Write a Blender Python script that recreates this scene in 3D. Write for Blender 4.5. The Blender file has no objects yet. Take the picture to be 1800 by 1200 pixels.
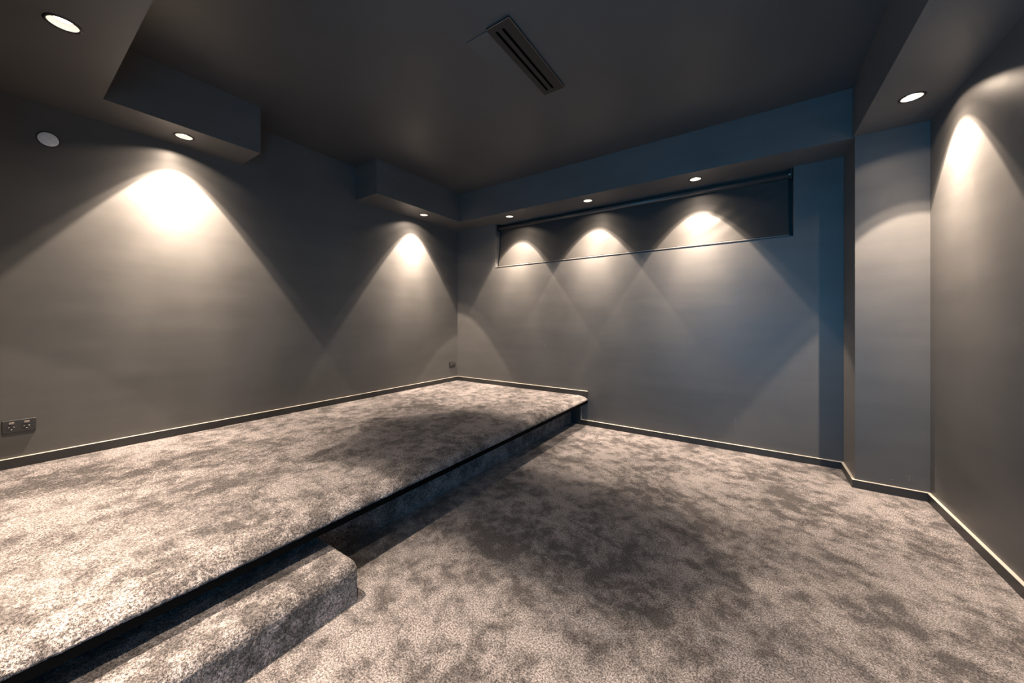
import bpy, bmesh, math, random
from mathutils import Vector, Matrix, noise
random.seed(4)
C = bpy.context.scene.collection
scn = bpy.context.scene

# ------------------------------------------------------------------ camera
cam_d = bpy.data.cameras.new('camera'); cam = bpy.data.objects.new('camera', cam_d); C.objects.link(cam)
cam.location = (3.6225, 0.0, 1.2)
cam.rotation_euler = (math.pi/2, 0, 0.59513)
cam_d.sensor_width = 36; cam_d.lens = 620.13/1800*36
cam_d.shift_y = -(600-566.0)/1800
cam_d.clip_start = 0.02
scn.camera = cam

# ------------------------------------------------------------------ world: cool daylight that reaches the room through the doorway behind the camera
w = bpy.data.worlds.new('world'); scn.world = w; w.use_nodes = True
bg = w.node_tree.nodes['Background']; bg.inputs[0].default_value = (0.035, 0.42, 0.86, 1)
wt = w.node_tree; wc = wt.nodes.new('ShaderNodeTexCoord'); wsx = wt.nodes.new('ShaderNodeSeparateXYZ'); wr = wt.nodes.new('ShaderNodeMapRange')
wt.links.new(wc.outputs['Generated'], wsx.inputs[0]); wt.links.new(wsx.outputs[2], wr.inputs[0])
# bright from below eye level up to a little above it; added dimming higher up keeps blue off the floor
wr.inputs[1].default_value = .05; wr.inputs[2].default_value = .40; wr.inputs[3].default_value = 6.2; wr.inputs[4].default_value = 1.0
wt.links.new(wr.outputs[0], bg.inputs[1])

scn.view_settings.view_transform = 'Standard'; scn.view_settings.look = 'None'
scn.view_settings.gamma = 1; scn.view_settings.use_curve_mapping = False
scn.view_settings.exposure = 0.0

# room measures (metres); x along the window wall, y into the room
D, D2, PX, W = 3.901, 3.525, 4.250, 4.617
ZB, ZC = 2.550, 2.918
BL, YB, BR, YF = 0.375, 3.545, 4.240, 0.381
G1, G2 = 1.210, 2.265
RY = -0.30
HP = 0.338; EB = 1.842; NX = 2.052
HS = 0.165; SX = 2.222; SY = 0.885
BH, BT = 0.059, 0.0176
HOLE = 0.052
LIGHTS = dict(left_near=(.206, .788), left_far=(.212, 3.057),
              back_a=(1.07, 3.715), back_b=(2.121, 3.720), back_c=(3.189, 3.730),
              right_far=(4.424, 3.102), right_near=(4.424, .800),
              front_a=(1.044, .183), front_b=(2.12, .183), front_c=(3.19, .183))

# doorway portal (the opening in the rear wall)
DX0, DX1, DZ = 2.55, 4.45, 2.12
pd = bpy.data.lights.new('doorway_daylight', 'AREA'); pd.shape = 'RECTANGLE'; pd.size = DX1-DX0; pd.size_y = DZ
pd.cycles.is_portal = True
po = bpy.data.objects.new('doorway_daylight', pd); C.objects.link(po)
po.location = ((DX0+DX1)/2, RY-0.10, DZ/2); po.rotation_euler = (math.radians(90), 0, 0)

# ------------------------------------------------------------------ materials
def newmat(name):
    m = bpy.data.materials.new(name); m.use_nodes = True
    nt = m.node_tree; nt.nodes.clear()
    out = nt.nodes.new('ShaderNodeOutputMaterial'); b = nt.nodes.new('ShaderNodeBsdfPrincipled')
    nt.links.new(b.outputs[0], out.inputs[0])
    return m, nt, b
def N(nt, t, **k):
    n = nt.nodes.new(t)
    for a, v in k.items():
        if a in n.inputs.keys() if hasattr(n.inputs, 'keys') else False: n.inputs[a].default_value = v
        else: setattr(n, a, v)
    return n
def tex(nt, scale, detail=2, rough=.5, vec=None, dist=0.0):
    n = nt.nodes.new('ShaderNodeTexNoise'); n.inputs['Scale'].default_value = scale
    n.inputs['Detail'].default_value = detail; n.inputs['Roughness'].default_value = rough
    n.inputs['Distortion'].default_value = dist
    if vec: nt.links.new(vec, n.inputs['Vector'])
    return n
def ramp(nt, fac, stops):
    r = nt.nodes.new('ShaderNodeValToRGB'); nt.links.new(fac, r.inputs[0])
    e = r.color_ramp.elements
    while len(e) < len(stops): e.new(.5)
    for i, (p, c) in enumerate(stops):
        e[i].position = p; e[i].color = tuple(c)+(1,) if len(c) == 3 else c
    return r
def g(v): return (v, v, v)
def paint(name, col, rough=.42, spec=.5, bump=.06):
    m, nt, b = newmat(name)
    tc = nt.nodes.new('ShaderNodeTexCoord')
    mp = nt.nodes.new('ShaderNodeMapping'); mp.inputs['Scale'].default_value = (.8, .8, 6)
    nt.links.new(tc.outputs['Object'], mp.inputs[0])
    n1 = tex(nt, 1.1, 5, .6, mp.outputs[0])
    n2 = tex(nt, 1.6, 4, .6, tc.outputs['Object'])
    a = nt.nodes.new('ShaderNodeMath'); a.operation = 'ADD'
    nt.links.new(n1.outputs['Fac'], a.inputs[0]); nt.links.new(n2.outputs['Fac'], a.inputs[1])
    a2 = nt.nodes.new('ShaderNodeMath'); a2.operation = 'MULTIPLY'; a2.inputs[1].default_value = .5
    nt.links.new(a.outputs[0], a2.inputs[0])
    r = ramp(nt, a2.outputs[0], [(.32, [c*.83 for c in col]), (.68, [c*1.17 for c in col])])
    nt.links.new(r.outputs[0], b.inputs['Base Color'])
    rr = ramp(nt, n2.outputs['Fac'], [(.3, g(rough-.05)), (.7, g(rough+.08))])
    nt.links.new(rr.outputs[0], b.inputs['Roughness'])
    b.inputs['Specular IOR Level'].default_value = spec
    nb = tex(nt, 260, 2, .5, tc.outputs['Object'])
    bp = nt.nodes.new('ShaderNodeBump'); bp.inputs['Strength'].default_value = bump; bp.inputs['Distance'].default_value = .002
    nt.links.new(nb.outputs['Fac'], bp.inputs['Height']); nt.links.new(bp.outputs[0], b.inputs['Normal'])
    return m
def plain(name, col, rough=.5, metal=0, spec=.5):
    m, nt, b = newmat(name)
    tc = nt.nodes.new('ShaderNodeTexCoord'); n = tex(nt, 40, 3, .5, tc.outputs['Object'])
    r = ramp(nt, n.outputs['Fac'], [(.3, [c*.94 for c in col]), (.7, [c*1.05 for c in col])])
    nt.links.new(r.outputs[0], b.inputs['Base Color'])
    b.inputs['Roughness'].default_value = rough; b.inputs['Metallic'].default_value = metal
    b.inputs['Specular IOR Level'].default_value = spec
    return m
M_wall = paint('charcoal_wall_paint', (.084, .082, .080), .45, .5)
M_ceil = paint('charcoal_ceiling_paint', (.052, .052, .053), .50, .5, .03)
M_base = plain('charcoal_baseboard_paint', (.026, .026, .026), .4)
M_cream = plain('cream_trim_edge', (.36, .335, .30), .5)
M_black = plain('black_satin', (.007, .007, .008), .4)
M_trim = plain('matt_black_trim', (.0015, .0015, .0016), .8, 0, .05)
M_socket = plain('dark_socket_plastic', (.030, .030, .031), .38)
M_rocker = plain('grey_switch_plastic', (.20, .18, .16), .4)
M_pin = plain('pale_socket_pins', (.75, .73, .70), .3)
M_white = plain('pale_grey_plate', (.86, .88, .90), .5)
M_refl = plain('white_reflector', (.85, .83, .80), .25)
M_vent = plain('bronze_vent_metal', (.018, .016, .014), .55, .0, .3)
M_steel = plain('brushed_steel', (.5, .5, .5), .3, 1)
M_fabric = paint('charcoal_blind_fabric', (.033, .032, .031), .5, .25, .25)
M_tube = plain('dark_tube', (.060, .057, .055), .3)
M_rail = plain('grey_blind_hem', (.13, .125, .12), .35)
M_glass, nt, b = newmat('window_glass')
b.inputs['Base Color'].default_value = (.05, .06, .07, 1); b.inputs['Roughness'].default_value = .05; b.inputs['Transmission Weight'].default_value = .9
M_lens, nt, b = newmat('lamp_lens')
b.inputs['Base Color'].default_value = (.8, .8, .8, 1)
b.inputs['Emission Color'].default_value = (1, .86, .70, 1); b.inputs['Emission Strength'].default_value = 9.0

def carpet(name):
    m, nt, b = newmat(name)
    tc = nt.nodes.new('ShaderNodeTexCoord'); o = tc.outputs['Object']
    # cloudy mottling of the pile
    mp = nt.nodes.new('ShaderNodeMapping'); mp.inputs['Scale'].default_value = (1, 1, 1); mp.inputs['Rotation'].default_value = (.2, .1, .6); nt.links.new(o, mp.inputs[0])
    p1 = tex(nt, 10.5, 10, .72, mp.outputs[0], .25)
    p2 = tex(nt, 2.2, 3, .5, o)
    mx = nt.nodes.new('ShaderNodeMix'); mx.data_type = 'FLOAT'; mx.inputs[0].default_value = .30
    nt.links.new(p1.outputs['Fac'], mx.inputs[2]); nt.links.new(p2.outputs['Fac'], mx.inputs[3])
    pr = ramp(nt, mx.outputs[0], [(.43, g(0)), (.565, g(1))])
    # fibre speckle
    s1 = tex(nt, 420, 3, .7, o); s2 = tex(nt, 150, 2, .6, o)
    sm = nt.nodes.new('ShaderNodeMix'); sm.data_type = 'FLOAT'; sm.inputs[0].default_value = .40
    nt.links.new(s1.outputs['Fac'], sm.inputs[2]); nt.links.new(s2.outputs['Fac'], sm.inputs[3])
    sr = ramp(nt, sm.outputs[0], [(.43, g(0)), (.56, g(1))])
    # patch moves the speckle balance
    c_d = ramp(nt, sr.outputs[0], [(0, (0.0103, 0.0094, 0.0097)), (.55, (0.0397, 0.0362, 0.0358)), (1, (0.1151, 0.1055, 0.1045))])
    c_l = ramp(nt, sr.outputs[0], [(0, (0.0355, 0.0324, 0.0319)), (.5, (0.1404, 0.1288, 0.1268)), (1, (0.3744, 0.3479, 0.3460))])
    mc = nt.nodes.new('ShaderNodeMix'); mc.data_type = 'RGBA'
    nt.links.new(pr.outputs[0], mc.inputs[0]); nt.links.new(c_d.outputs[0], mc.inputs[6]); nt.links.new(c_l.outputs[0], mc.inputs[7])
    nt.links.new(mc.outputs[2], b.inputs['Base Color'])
    b.inputs['Roughness'].default_value = .95; b.inputs['Specular IOR Level'].default_value = .1
    b.inputs['Sheen Weight'].default_value = .15; b.inputs['Sheen Roughness'].default_value = .5
    bp = nt.nodes.new('ShaderNodeBump'); bp.inputs['Strength'].default_value = .6; bp.inputs['Distance'].default_value = .006
    nt.links.new(sm.outputs[0], bp.inputs['Height']); nt.links.new(bp.outputs[0], b.inputs['Normal'])
    return m
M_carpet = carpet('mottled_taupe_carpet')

# ------------------------------------------------------------------ helpers
def box(bm, x0, y0, z0, x1, y1, z1, mi=0, bev=0):
    vs = [bm.verts.new(v) for v in [(x0,y0,z0),(x1,y0,z0),(x1,y1,z0),(x0,y1,z0),(x0,y0,z1),(x1,y0,z1),(x1,y1,z1),(x0,y1,z1)]]
    fs = [bm.faces.new([vs[i] for i in q]) for q in [(3,2,1,0),(4,5,6,7),(0,1,5,4),(1,2,6,5),(2,3,7,6),(3,0,4,7)]]
    for f in fs: f.material_index = mi
    if bev:
        es = list({e for f in fs for e in f.edges})
        r = bmesh.ops.bevel(bm, geom=es, offset=bev, segments=3, affect='EDGES', profile=.5)
    return vs
def rings(bm, prof, c, n=48, axis='Z', caps=(False, False), mi=0):
    """lathe: prof = [(r, h)], around Z (or X / Y) at c"""
    out = []
    for r, h in prof:
        ring = []
        for k in range(n):
            a = 2*math.pi*k/n; u, v = r*math.cos(a), r*math.sin(a)
            p = {'Z': (u, v, h), 'X': (h, u, v), 'Y': (v, h, u)}[axis]
            ring.append(bm.verts.new((p[0]+c[0], p[1]+c[1], p[2]+c[2])))
        out.append(ring)
    for a, bb in zip(out, out[1:]):
        for k in range(n):
            f = bm.faces.new((a[k], a[(k+1) % n], bb[(k+1) % n], bb[k])); f.material_index = mi; f.smooth = True
    if caps[0]: bm.faces.new(out[0][::-1]).material_index = mi
    if caps[1]: bm.faces.new(out[-1]).material_index = mi
    return out
def obj(name, bm, mats, parent=None, origin=None):
    if not isinstance(mats, (list, tuple)): mats = [mats]
    bmesh.ops.recalc_face_normals(bm, faces=bm.faces[:])
    me = bpy.data.meshes.new(name)
    if origin:
        bmesh.ops.translate(bm, verts=bm.verts[:], vec=-Vector(origin))
    bm.to_mesh(me); bm.free()
    for m in mats: me.materials.append(m)
    o = bpy.data.objects.new(name, me); C.objects.link(o)
    if origin: o.location = origin
    if parent:
        o.parent = parent
    return o
def struct(name, bm, mats, label=None):
    o = obj(name, bm, mats); o['kind'] = 'structure'
    if label: o['label'] = label; 
    return o
def thing(name, label, cat, loc=(0,0,0), rot=(0,0,0), group=None):
    o = bpy.data.objects.new(name, None); C.objects.link(o); o.location = loc; o.rotation_euler = rot
    o.empty_display_size = .1
    o['label'] = label; o['category'] = cat
    if group: o['group'] = group
    return o
def B(): return bmesh.new()

# ------------------------------------------------------------------ room shell
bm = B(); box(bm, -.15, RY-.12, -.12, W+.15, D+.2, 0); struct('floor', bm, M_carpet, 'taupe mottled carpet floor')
bm = B(); box(bm, -.15, RY-.12, ZC, W+.15, D+.2, ZC+.12); struct('ceiling', bm, M_ceil, 'dark raised centre ceiling')
bm = B(); box(bm, -.15, RY-.12, 0, 0, D+.2, ZC); struct('wall_left', bm, M_wall, 'charcoal wall along the carpeted platform')
bm = B(); box(bm, W, RY-.12, 0, W+.15, D+.2, ZC); struct('wall_right', bm, M_wall, 'charcoal side wall')
# window wall, with the opening
WX0, WX1, WZ = .707, 3.929, 1.952
bm = B(); box(bm, 0, D, 0, W, D+.2, WZ); box(bm, 0, D, WZ, WX0, D+.2, ZC); box(bm, WX1, D, WZ, W, D+.2, ZC); box(bm, WX0, D, 2.55, WX1, D+.2, ZC)
struct('wall_back', bm, M_wall, 'charcoal wall with the wide high window')
bm = B(); box(bm, 0, RY-.12, 0, DX0, RY, ZC); box(bm, DX1, RY-.12, 0, W, RY, ZC); box(bm, DX0, RY-.12, DZ, DX1, RY, ZC)
struct('wall_front', bm, M_wall, 'charcoal wall with the doorway')
bm = B(); box(bm, PX, D2, 0, W, D, ZB); struct('wall_pilaster', bm, M_wall, 'square charcoal pier in the corner')

def bulkhead(n, x0, y0, x1, y1, lamps, label):
    """closed drop box whose underside has a real round hole for every downlight"""
    bm = B()
    outer = [bm.verts.new((x, y, ZB)) for x, y in ((x0,y0),(x1,y0),(x1,y1),(x0,y1))]
    edges = [bm.edges.new((outer[i], outer[(i+1) % 4])) for i in range(4)]
    for lx, ly in lamps:
        ring = [bm.verts.new((lx+HOLE*math.cos(2*math.pi*k/40), ly+HOLE*math.sin(2*math.pi*k/40), ZB)) for k in range(40)]
        edges += [bm.edges.new((ring[i], ring[(i+1) % 40])) for i in range(40)]
    bmesh.ops.triangle_fill(bm, use_beauty=True, use_dissolve=False, edges=edges)
    top = [bm.verts.new((v.co.x, v.co.y, ZC)) for v in outer]
    for i in range(4): bm.faces.new((outer[i], outer[(i+1) % 4], top[(i+1) % 4], top[i]))
    me_o = struct('trim_%d' % n, bm, M_wall, label)
    return me_o
L = LIGHTS
bulkhead(1, 0, RY, BL, G1, [L['left_near']], 'dropped bulkhead box, near length over the platform wall')
bulkhead(2, 0, G2, BL, D, [L['left_far']], 'dropped bulkhead box, far length over the platform wall')
bulkhead(3, BL, YB, BR, D, [L['back_a'], L['back_b'], L['back_c']], 'dropped bulkhead box above the window')
bulkhead(4, BR, RY, W, D, [L['right_far'], L['right_near']], 'dropped bulkhead box over the side wall and pier')
bulkhead(5, BL, RY, BR, YF, [L['front_a'], L['front_b'], L['front_c']], 'dropped bulkhead box above the doorway')

# baseboards: dark face with a cream top edge
def board(name, p0, p1, nrm, z0, label, m0=0, m1=0):
    """p0->p1 along the wall, nrm = into the room; m0/m1 = how far each end runs out per thickness (mitre)"""
    bm = B(); p0, p1, n = Vector(p0+(0,)), Vector(p1+(0,)), Vector(nrm+(0,))
    d = (p1-p0).normalized(); t = BT; z1 = z0+BH
    q = [p0, p1, p1+n*t+d*t*m1, p0+n*t-d*t*m0]
    lo = [bm.verts.new((v.x, v.y, z0)) for v in q]
    mi = [bm.verts.new((v.x, v.y, z1-.0015)) for v in q]
    r = [0, 0, .0012, .0012]
    hi = [bm.verts.new((v.x-n.x*k, v.y-n.y*k, z1)) for v, k in zip(q, r)]
    bm.faces.new(lo[::-1]); f = bm.faces.new(hi); f.material_index = 1
    for a, b_ in ((lo, mi), (mi, hi)):
        for i in range(4):
            f = bm.faces.new((a[i], a[(i+1) % 4], b_[(i+1) % 4], b_[i]))
            if b_ is hi and i == 2: f.material_index = 1
    return struct(name, bm, [M_base, M_cream], label)
board('baseboard_left', (0, RY), (0, D), (1, 0), HP, 'baseboard on the platform along the side wall', 0, -1)
bm = B()
board('baseboard_back_upper', (NX, D), (0, D), (0, -1), HP, 'baseboard on the platform under the window', 0, -1)
board('baseboard_back', (PX, D), (1.969, D), (0, -1), 0, 'baseboard on the lower floor under the window', -1, 0)
board('baseboard_pilaster_side', (PX, D2), (PX, D), (-1, 0), 0, 'baseboard on the side of the pier', 1, -1)
board('baseboard_pilaster', (W, D2), (PX, D2), (0, -1), 0, 'baseboard on the face of the pier', -1, 1)
board('baseboard_right', (W, D2), (W, RY), (-1, 0), 0, 'baseboard along the side wall', -1, 0)
# upright return of the baseboard beside the riser
bm = B(); box(bm, EB+.002, D-BT, 0, 1.969, D, .262); box(bm, 1.9685, D-BT, BH, 1.9700, D, .262, 1)
box(bm, EB+.066, D-BT-.004, 0, 1.958, D-BT, .262)
struct('baseboard_back_return', bm, [M_base, M_cream], 'upright return of the baseboard beside the platform riser')

# ------------------------------------------------------------------ carpeted platform and step (pile relief is real on the rolled edges)
def pile(p, n, amp):
    a = noise.noise(p*190)*.5 + noise.noise(p*85)*.6 + noise.noise(p*24)*.45
    return p + n*amp*a
def sweep(bm, prof, y0, y1, step, amp, fine_from=0):
    """prof: list of (x, z, nx, nz); extruded along y, displaced where index >= fine_from"""
    ny = max(1, int((y1-y0)/step)); rows = []
    for j in range(ny+1):
        y = y0+(y1-y0)*j/ny; row = []
        for i, (x, z, nx, nz) in enumerate(prof):
            p = Vector((x, y, z))
            if i >= fine_from: p = pile(p, Vector((nx, 0, nz)), amp)
            row.append(bm.verts.new(p))
        rows.append(row)
    for a, b_ in zip(rows, rows[1:]):
        for i in range(len(prof)-1):
            f = bm.faces.new((a[i], a[i+1], b_[i+1], b_[i])); f.smooth = True
    return rows
def lin(a, b_, n, nrm):
    return [(a[0]+(b_[0]-a[0])*k/n, a[1]+(b_[1]-a[1])*k/n, nrm[0], nrm[1]) for k in range(n)]
plat = thing('carpeted_platform', 'long raised carpeted seating platform with a rolled nosing along the side wall', 'platform', (0, 0, 0))
bm = B(); R = .130; RZ = .042
prof = lin((.003, HP), (1.83, HP), 6, (0, 1)) + lin((1.83, HP), (NX-R, HP), 26, (0, 1))
for k in range(40):
    a = math.pi/2*k/39; nn = Vector((math.sin(a)/R, math.cos(a)/RZ)).normalized(); prof.append((NX-R+R*math.sin(a), HP-RZ+RZ*math.cos(a), nn.x, nn.y))
prof.append((NX-.002, HP-RZ-.006, 1, 0)); prof.append((NX-.012, HP-RZ-.008, 0, -1))
sweep(bm, prof, RY+.003, D-.001, .0032, .0058, 7)
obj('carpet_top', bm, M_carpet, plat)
bm = B(); box(bm, NX-.060, RY+.003, .257, NX-.004, D-.001, .2905, 0, .001); obj('nosing_trim', bm, M_trim, plat)['label'] = 'black edge trim under the carpet'
bm = B(); box(bm, .003, RY+.003, 0, EB-.012, D-.001, .262); box(bm, .003, RY+.003, .262, NX-.16, D-.001, HP-.02); obj('platform_body', bm, M_black, plat)
bm = B()
sweep(bm, [(EB-.011, 0.0, 0, 0)]+lin((EB, 0), (EB, .262), 3, (1, 0))+[(EB, .262, 1, 0), (EB-.011, .262, 0, 0)], RY+.003, D-BT, .02, .0, 1)
obj('riser', bm, M_carpet, plat)

stp = thing('carpeted_step', 'low carpeted step block against the platform riser', 'step', (0, 0, 0))
bm = B(); R = .040
prof = lin((EB+.001, HS), (SX-R, HS), 86, (0, 1))
for k in range(17):
    a = math.pi/2*k/17; prof.append((SX-R+R*math.sin(a), HS-R+R*math.cos(a), math.sin(a), math.cos(a)))
prof += lin((SX, HS-R), (SX, .002), 26, (1, 0))+[(SX, .001, 1, 0)]
rows = sweep(bm, prof, RY, SY-.006, .0036, .0042, 0)
# soft end: last rows shrink in
last = rows[-1]; cx, cz = (EB+SX)/2, HS/2
prev = last
for dy, ins in ((.004, .0015), (.006, .004)):
    cur = []
    for v, (x, z, nx, nz) in zip(last, prof):
        cur.append(bm.verts.new((v.co.x-nx*ins, SY-.006+dy, v.co.z-nz*ins)))
    for i in range(len(prof)-1): bm.faces.new((prev[i], prev[i+1], cur[i+1], cur[i])).smooth = True
    prev = cur
e0 = bm.verts.new((EB+.001, SY, .001)); bm.faces.new(prev+[e0])
obj('carpet_wrap', bm, M_carpet, stp)
bm = B(); box(bm, EB+.003, RY, .001, SX-.035, SY-.035, HS-.03); obj('step_body', bm, M_black, stp)

# ------------------------------------------------------------------ downlights
def lamp_profile(ld, power, col):
    ld.use_nodes = True; nt = ld.node_tree; nt.nodes.clear()
    out = nt.nodes.new('ShaderNodeOutputLight'); em = nt.nodes.new('ShaderNodeEmission')
    tc = nt.nodes.new('ShaderNodeTexCoord'); sp = nt.nodes.new('ShaderNodeSeparateXYZ')
    nt.links.new(tc.outputs['Normal'], sp.inputs[0])
    ab = nt.nodes.new('ShaderNodeMath'); ab.operation = 'MULTIPLY'; ab.inputs[1].default_value = -1.0
    nt.links.new(sp.outputs[2], ab.inputs[0])
    ac = nt.nodes.new('ShaderNodeMath'); ac.operation = 'ARCCOSINE'; nt.links.new(ab.outputs[0], ac.inputs[0])
    dv = nt.nodes.new('ShaderNodeMath'); dv.operation = 'DIVIDE'; dv.inputs[1].default_value = math.pi/2
    nt.links.new(ac.outputs[0], dv.inputs[0])
    S = [(0, .86), (8, .84), (13, .74), (18, .58), (24, .46), (30, .38), (33.8, .34), (35.2, .10), (37.2, .080), (39.0, .026), (45, .015), (50, .0085), (61, .0048), (68, .0)]
    r = ramp(nt, dv.outputs[0], [(a/90, g(v)) for a, v in S])
    nt.links.new(r.outputs[0], em.inputs[1]); em.inputs[0].default_value = col+(1,)
    ml = nt.nodes.new('ShaderNodeMath'); ml.operation = 'MULTIPLY'; ml.inputs[1].default_value = 1.0
    nt.links.new(r.outputs[0], ml.inputs[0]); nt.links.new(ml.outputs[0], em.inputs[1])
    nt.links.new(em.outputs[0], out.inputs[0]); ld.energy = power
DL = {
 'left_near': ('recessed round downlight above the wall beside the round wall plate', 'Y', -1, 'x'),
 'left_far': ('recessed round downlight over the platform, next to the room corner', 'Y', -1, 'x'),
 'back_a': ('recessed round downlight over the window end nearest the platform corner', 'X', 1, 'y'),
 'back_b': ('recessed round downlight over the middle of the window blind', 'X', 1, 'y'),
 'back_c': ('recessed round downlight over the window end nearest the square pier', 'X', 1, 'y'),
 'right_far': ('recessed round downlight in front of the square pier', 'Y', 1, 'x'),
 'right_near': ('recessed round downlight above the side wall near the doorway', 'Y', 1, 'x'),
 'front_a': ('large glaring recessed downlight at the bulkhead corner above the wall socket', 'X', -1, 'y'),
 'front_b': ('recessed round downlight in the middle above the doorway wall', 'X', -1, 'y'),
 'front_c': ('recessed round downlight right beside the doorway', 'X', -1, 'y'),
}
P0 = 1020.0
TILT = math.radians(8)
POW = dict(left_near=1.18, left_far=1.08, back_a=.85, back_b=.85, back_c=.92, right_far=.95, right_near=1.0, front_a=.42, front_b=1.5, front_c=1.0)
for key, (x, y) in LIGHTS.items():
    lab, ax, sg, _ = DL[key]
    t = thing('recessed_downlight', lab, 'downlight', (x, y, ZB), (0, 0, 0), 'downlights in the dropped bulkhead')
    bm = B(); rings(bm, [(.0475, .001), (.0475, -.0030), (.050, -.0042), (.056, -.0036), (.0585, -.0012), (.0585, -.0002)], (0,0,0)); obj('trim_ring', bm, M_black, t)
    bm = B(); rings(bm, [(.0475, .000), (.0465, .004), (.041, .014), (.034, .022), (.030, .024)], (0,0,0)); obj('reflector', bm, M_refl, t)
    bm = B(); rings(bm, [(.030, .0235), (.022, .0215), (.012, .0205), (.002, .0202)], (0,0,0), caps=(False, True)); obj('lens', bm, M_lens, t)
    bm = B(); rings(bm, [(.0505, .002), (.0505, .060), (.001, .060)], (0,0,0), caps=(False, True)); obj('can', bm, M_black, t)
    ld = bpy.data.lights.new('downlight_bulb', 'POINT'); ld.shadow_soft_size = .009
    lamp_profile(ld, P0*POW[key], (1.0, .79, .61))
    lo = bpy.data.objects.new('downlight_bulb', ld); C.objects.link(lo); lo.parent = t; lo.location = (0, 0, -.006)
    a = TILT*sg
    lo.rotation_euler = (a, 0, 0) if ax == 'X' else (0, -a, 0)

# ------------------------------------------------------------------ window and roller blind
bm = B()
fy0, fy1 = D+.125, D+.165
for a in ((WX0, WZ, WX1, WZ+.045), (WX0, 2.505, WX1, 2.55), (WX0, WZ+.045, WX0+.04, 2.505), (WX1-.04, WZ+.045, WX1, 2.505), (2.29, WZ+.045, 2.34, 2.505)):
    box(bm, a[0], fy0, a[1], a[2], fy1, a[3])
box(bm, WX0, D-.0025, WZ-.004, WX1, D+.125, WZ+.0005)
win = struct('window_1', bm, M_black, 'wide high window behind the roller blind')
bm = B(); box(bm, WX0+.04, D+.142, WZ+.045, WX1-.04, D+.148, 2.505); g_ = obj('window_pane', bm, M_glass, win)
bl = thing('roller_blind', 'wide charcoal roller blind pulled down over the high window', 'roller blind', (WX0, D, 2.50))
def P_(x, y, z): return (x-WX0, y-D, z-2.50)
TY, TZ, TR = D+.062, 2.497, .024
bm = B(); rings(bm, [(TR, WX0+.022-WX0), (TR, WX1-.022-WX0)], (0, TY-D, TZ-2.5), 32, 'X', (True, True)); obj('roller_tube', bm, M_tube, bl)
bm = B()
x0, x1 = WX0+.028, WX1-.026; nx, nz = 420, 60
grid = []
for j in range(nz+1):
    v = j/nz; row = []                     # v 0 top, 1 bottom
    for i in range(nx+1):
        x = x0+(x1-x0)*i/nx; z = TZ-.004-(TZ-.004-1.966)*v
        y = TY+TR-.002 - .056*v**1.6
        k = v**1.2
        y += k*.0022*math.sin(x*19+v*3.2+1.1*math.sin(x*5.3))*math.exp(-((x-1.2)/.5)**2)
        y += k*.0026*math.sin(x*24+v*5.5+1.4*math.sin(x*4.1+1))*math.exp(-((x-2.1)/.45)**2)
        for cx_, s_, am in ((3.10, 1.3, .003), (3.28, 1.6, .004), (3.52, 1.3, .004), (2.70, .9, .002)):
            d = (x-cx_) - s_*(z-2.12)*1.0
            y += -am*math.exp(-(d/.08)**2)*math.sin(math.pi*min(1, v*1.05))*(1 if z < 2.42 else .4)
        y += .004*noise.noise(Vector((x*2.1, 0, z*3.0)))*v
        y += .003*math.sin(x*1.9+.6)
        row.append(bm.verts.new(P_(x, y, z)))
    grid.append(row)
for a, b_ in zip(grid, grid[1:]):
    for i in range(nx):
        bm.faces.new((a[i], a[i+1], b_[i+1], b_[i])).smooth = True
f_ = obj('blind_fabric', bm, M_fabric, bl)
sm = f_.modifiers.new('thickness', 'SOLIDIFY'); sm.thickness = .0008; sm.offset = 1
bm = B(); box(bm, *P_(x0, D+.012, 1.9545), *P_(x1, D+.030, 1.9655), 0, .004); obj('bottom_rail', bm, M_rail, bl)
for xx in (WX0+.004, WX1-.022):
    bm = B(); box(bm, *P_(xx, D+.030, 2.462), *P_(xx+.018, D+.100, 2.546), 0, .003); obj('bracket', bm, M_black, bl)
bm = B(); rings(bm, [(.0075, -.004), (.0075, .004)], P_(WX1-.024, D+.030, 2.497), 20, 'Y', (True, True)); obj('bracket_cap', bm, M_steel, bl)
# bead chain at the bracket end: loop of small balls
bm = B()
nb_ = 44
for s_ in (0, 1):
    for k in range(nb_):
        z = 2.485-(2.485-1.975)*k/nb_
        bmesh.ops.create_icosphere(bm, subdivisions=1, radius=.0024, matrix=Matrix.Translation(P_(WX1-.016+.008*s_, D+.044, z)))
c_ = obj('bead_chain', bm, M_black, bl)

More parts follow.
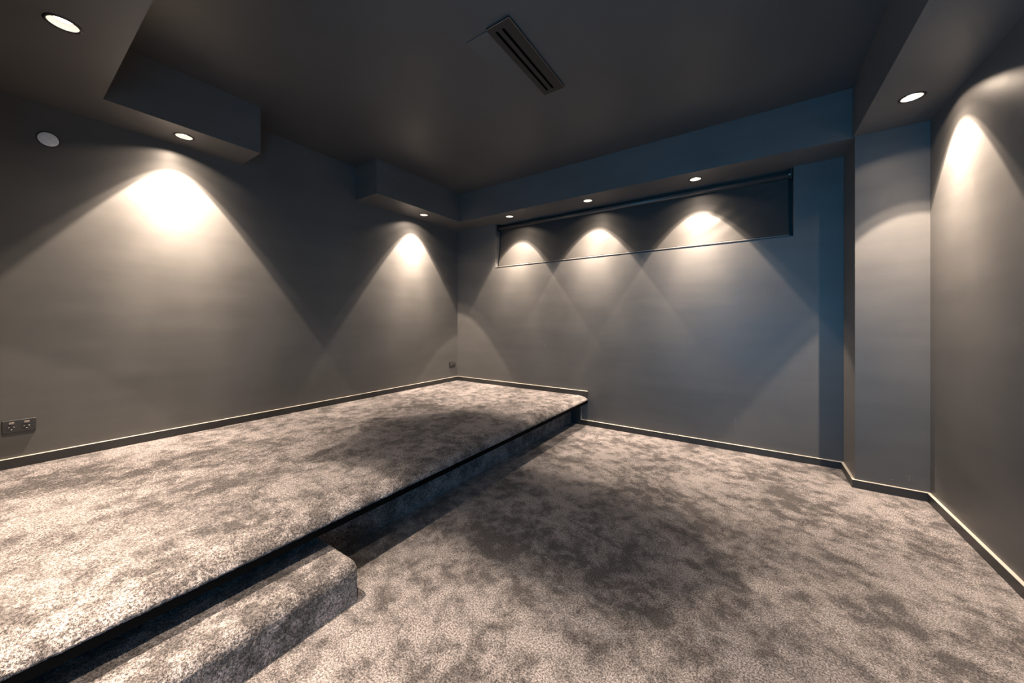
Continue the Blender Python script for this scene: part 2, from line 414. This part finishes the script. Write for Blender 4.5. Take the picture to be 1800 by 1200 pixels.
# ------------------------------------------------------------------ power sockets (double, switched)
def socket(label, y, z):
    """built facing +x on the wall x = 0, width along y"""
    t = thing('power_socket', label, 'power socket', (0, y, z), (0, 0, 0), 'double power sockets on the platform wall')
    bm = B(); box(bm, 0.0, -.0600, -.0385, .006, .0600, .0365, 0, .002); obj('backing_shadow_plate', bm, M_black, t)  # backing block; its black lower lip stands in for the plate's shadow
    bm = B(); box(bm, .006, -.0585, -.0360, .0135, .0585, .0365, 0, .0022); pl = obj('face_plate', bm, M_socket, t)
    for s_ in (-1, 1):
        yc = s_*.0265
        bm = B(); box(bm, .0135, yc-.0095, .0130, .0175, yc+.0095, .0245, 0, .0012); obj('rocker_switch', bm, M_rocker, t)
        # pin slots: two slanted and one upright
        for dy, dz, an, w_, h_ in ((-.0085, -.0035, -35, .0022, .0075), (.0085, -.0035, 35, .0022, .0075), (0, -.0175, 0, .0034, .0046)):
            bm = B(); box(bm, -.0002, -w_/2, -h_/2, .0007, w_/2, h_/2, 0, .0002)
            bmesh.ops.rotate(bm, verts=bm.verts[:], cent=(0,0,0), matrix=Matrix.Rotation(math.radians(90-an if dy else 0), 3, 'X'))
            bmesh.ops.translate(bm, verts=bm.verts[:], vec=(.0134, yc+dy, dz)); obj('pin_slot', bm, M_pin, t)
        bm = B(); rings(bm, [(.0032, 0), (.0032, .0005), (.0004, .0005)], (.0135, yc, -.0095), 16, 'X', (False, True)); obj('centre_recess', bm, M_black, t)
    return t
socket('dark double power socket with two grey rocker switches below the round wall plate', .0945, .5835)
socket('small-looking dark double power socket by the far room corner above the platform', 3.785, .5880)

# round plate high on the platform wall
t = thing('round_wall_plate', 'pale grey round cover plate high on the dark wall', 'wall plate', (0, .200, 2.336))
bm = B(); rings(bm, [(.047, 0), (.047, .003), (.0455, .0042), (.0415, .0042)], (0,0,0), 48, 'X'); obj('rim', bm, M_base, t)
bm = B(); rings(bm, [(.0415, .0030), (.0412, .0062), (.038, .0078), (.001, .0086)], (0,0,0), 48, 'X', (False, True)); obj('cover', bm, M_white, t)

# ------------------------------------------------------------------ linear slot vent in the ceiling
vx0, vx1, vy0, vy1 = 2.338, 2.502, 1.624, 2.336
t = thing('ceiling_vent', 'long dark linear slot air vent set in the ceiling', 'air vent', ((vx0+vx1)/2, (vy0+vy1)/2, ZC))
cx, cy = (vx0+vx1)/2, (vy0+vy1)/2
def VB(bm, x0, y0, z0, x1, y1, z1, bev=0): box(bm, x0-cx, y0-cy, z0, x1-cx, y1-cy, z1, 0, bev)
s1, s2 = (2.374, 2.392), (2.419, 2.437); ys0, ys1 = 1.668, 2.300
bm = B()
for a in ((vx0, vy0, vx1, ys0), (vx0, ys1, vx1, vy1), (vx0, ys0, s1[0], ys1), (s1[1], ys0, s2[0], ys1), (s2[1], ys0, vx1, ys1)):
    VB(bm, a[0], a[1], -.012, a[2], a[3], -.002)
bm.verts.ensure_lookup_table()
obj('frame', bm, M_vent, t)
bm = B(); VB(bm, vx0+.004, vy0+.004, -.0022, vx1-.004, vy1-.004, 0); obj('slot_shade_sheet', bm, M_trim, t)  # black sheet painted as the shade deep in the slots; ceiling is uncut
for s_ in (s1, s2):
    bm = B(); VB(bm, s_[0]+.0005, ys0, -.0115, s_[0]+.0025, ys1, -.003); obj('slot_blade', bm, M_trim, t)
bm = B(); VB(bm, vx1-.0015, vy0, -.0128, vx1, vy1, -.0122); VB(bm, vx0, vy0, -.0128, vx1, vy0+.0015, -.0122); obj('edge_strip', bm, M_steel, t)
bm = B(); VB(bm, 2.175, 1.640, -.004, vx0-.001, 2.318, 0); obj('access_panel', bm, M_ceil, t)

# ------------------------------------------------------------------ scuffs on the paint (thin pale scratches)
def scratch(bm, a, b_, wdt, nrm):
    a, b_, n = Vector(a), Vector(b_), Vector(nrm); d = (b_-a).normalized(); s = n.cross(d)*wdt/2
    vs = [bm.verts.new(p+n*.0005) for p in (a-s, a+s, b_+s*.4, b_-s*.4)]
    bm.faces.new(vs)
M_scuff = plain('pale_scuff', (.18, .165, .145), .6)
bm = B()
for (y0, z0), (y1, z1) in (((3.012, 1.985), (3.006, 1.865)), ((2.992, 1.985), (2.985, 1.86)), ((2.975, 1.975), (2.972, 1.865)), ((2.67, 1.80), (2.73, 1.66)), ((3.25, .26), (3.22, .19)), ((2.40, 1.14), (2.37, 1.02))):
    scratch(bm, (W, y0, z0), (W, y1, z1), .0022, (-1, 0, 0))
o = obj('scuff_marks', bm, M_scuff); o.parent = bpy.data.objects['wall_right']
bm = B()
for (x_, z0), (x1_, z1) in (((.66, 1.88), (.70, 1.845)), ((.80, 1.845), (.825, 1.85)), ((1.47, .92), (1.49, .87)), ((3.72, 1.45), (3.735, 1.448)), ((3.50, .30), (3.505, .22))):
    scratch(bm, (x_, D, z0), (x1_, D, z1), .004, (0, -1, 0))
o = obj('scuff_marks', bm, M_scuff); o.parent = bpy.data.objects['wall_back']
bm = B()
for (x_, z0), (x1_, z1) in (((4.52, .115), (4.522, .145)), ((4.505, .148), (4.54, .149)), ((4.43, .10), (4.45, .105))):
    scratch(bm, (x_, D2, z0), (x1_, D2, z1), .003, (0, -1, 0))
o = obj('scuff_marks', bm, M_scuff); o.parent = bpy.data.objects['wall_pilaster']
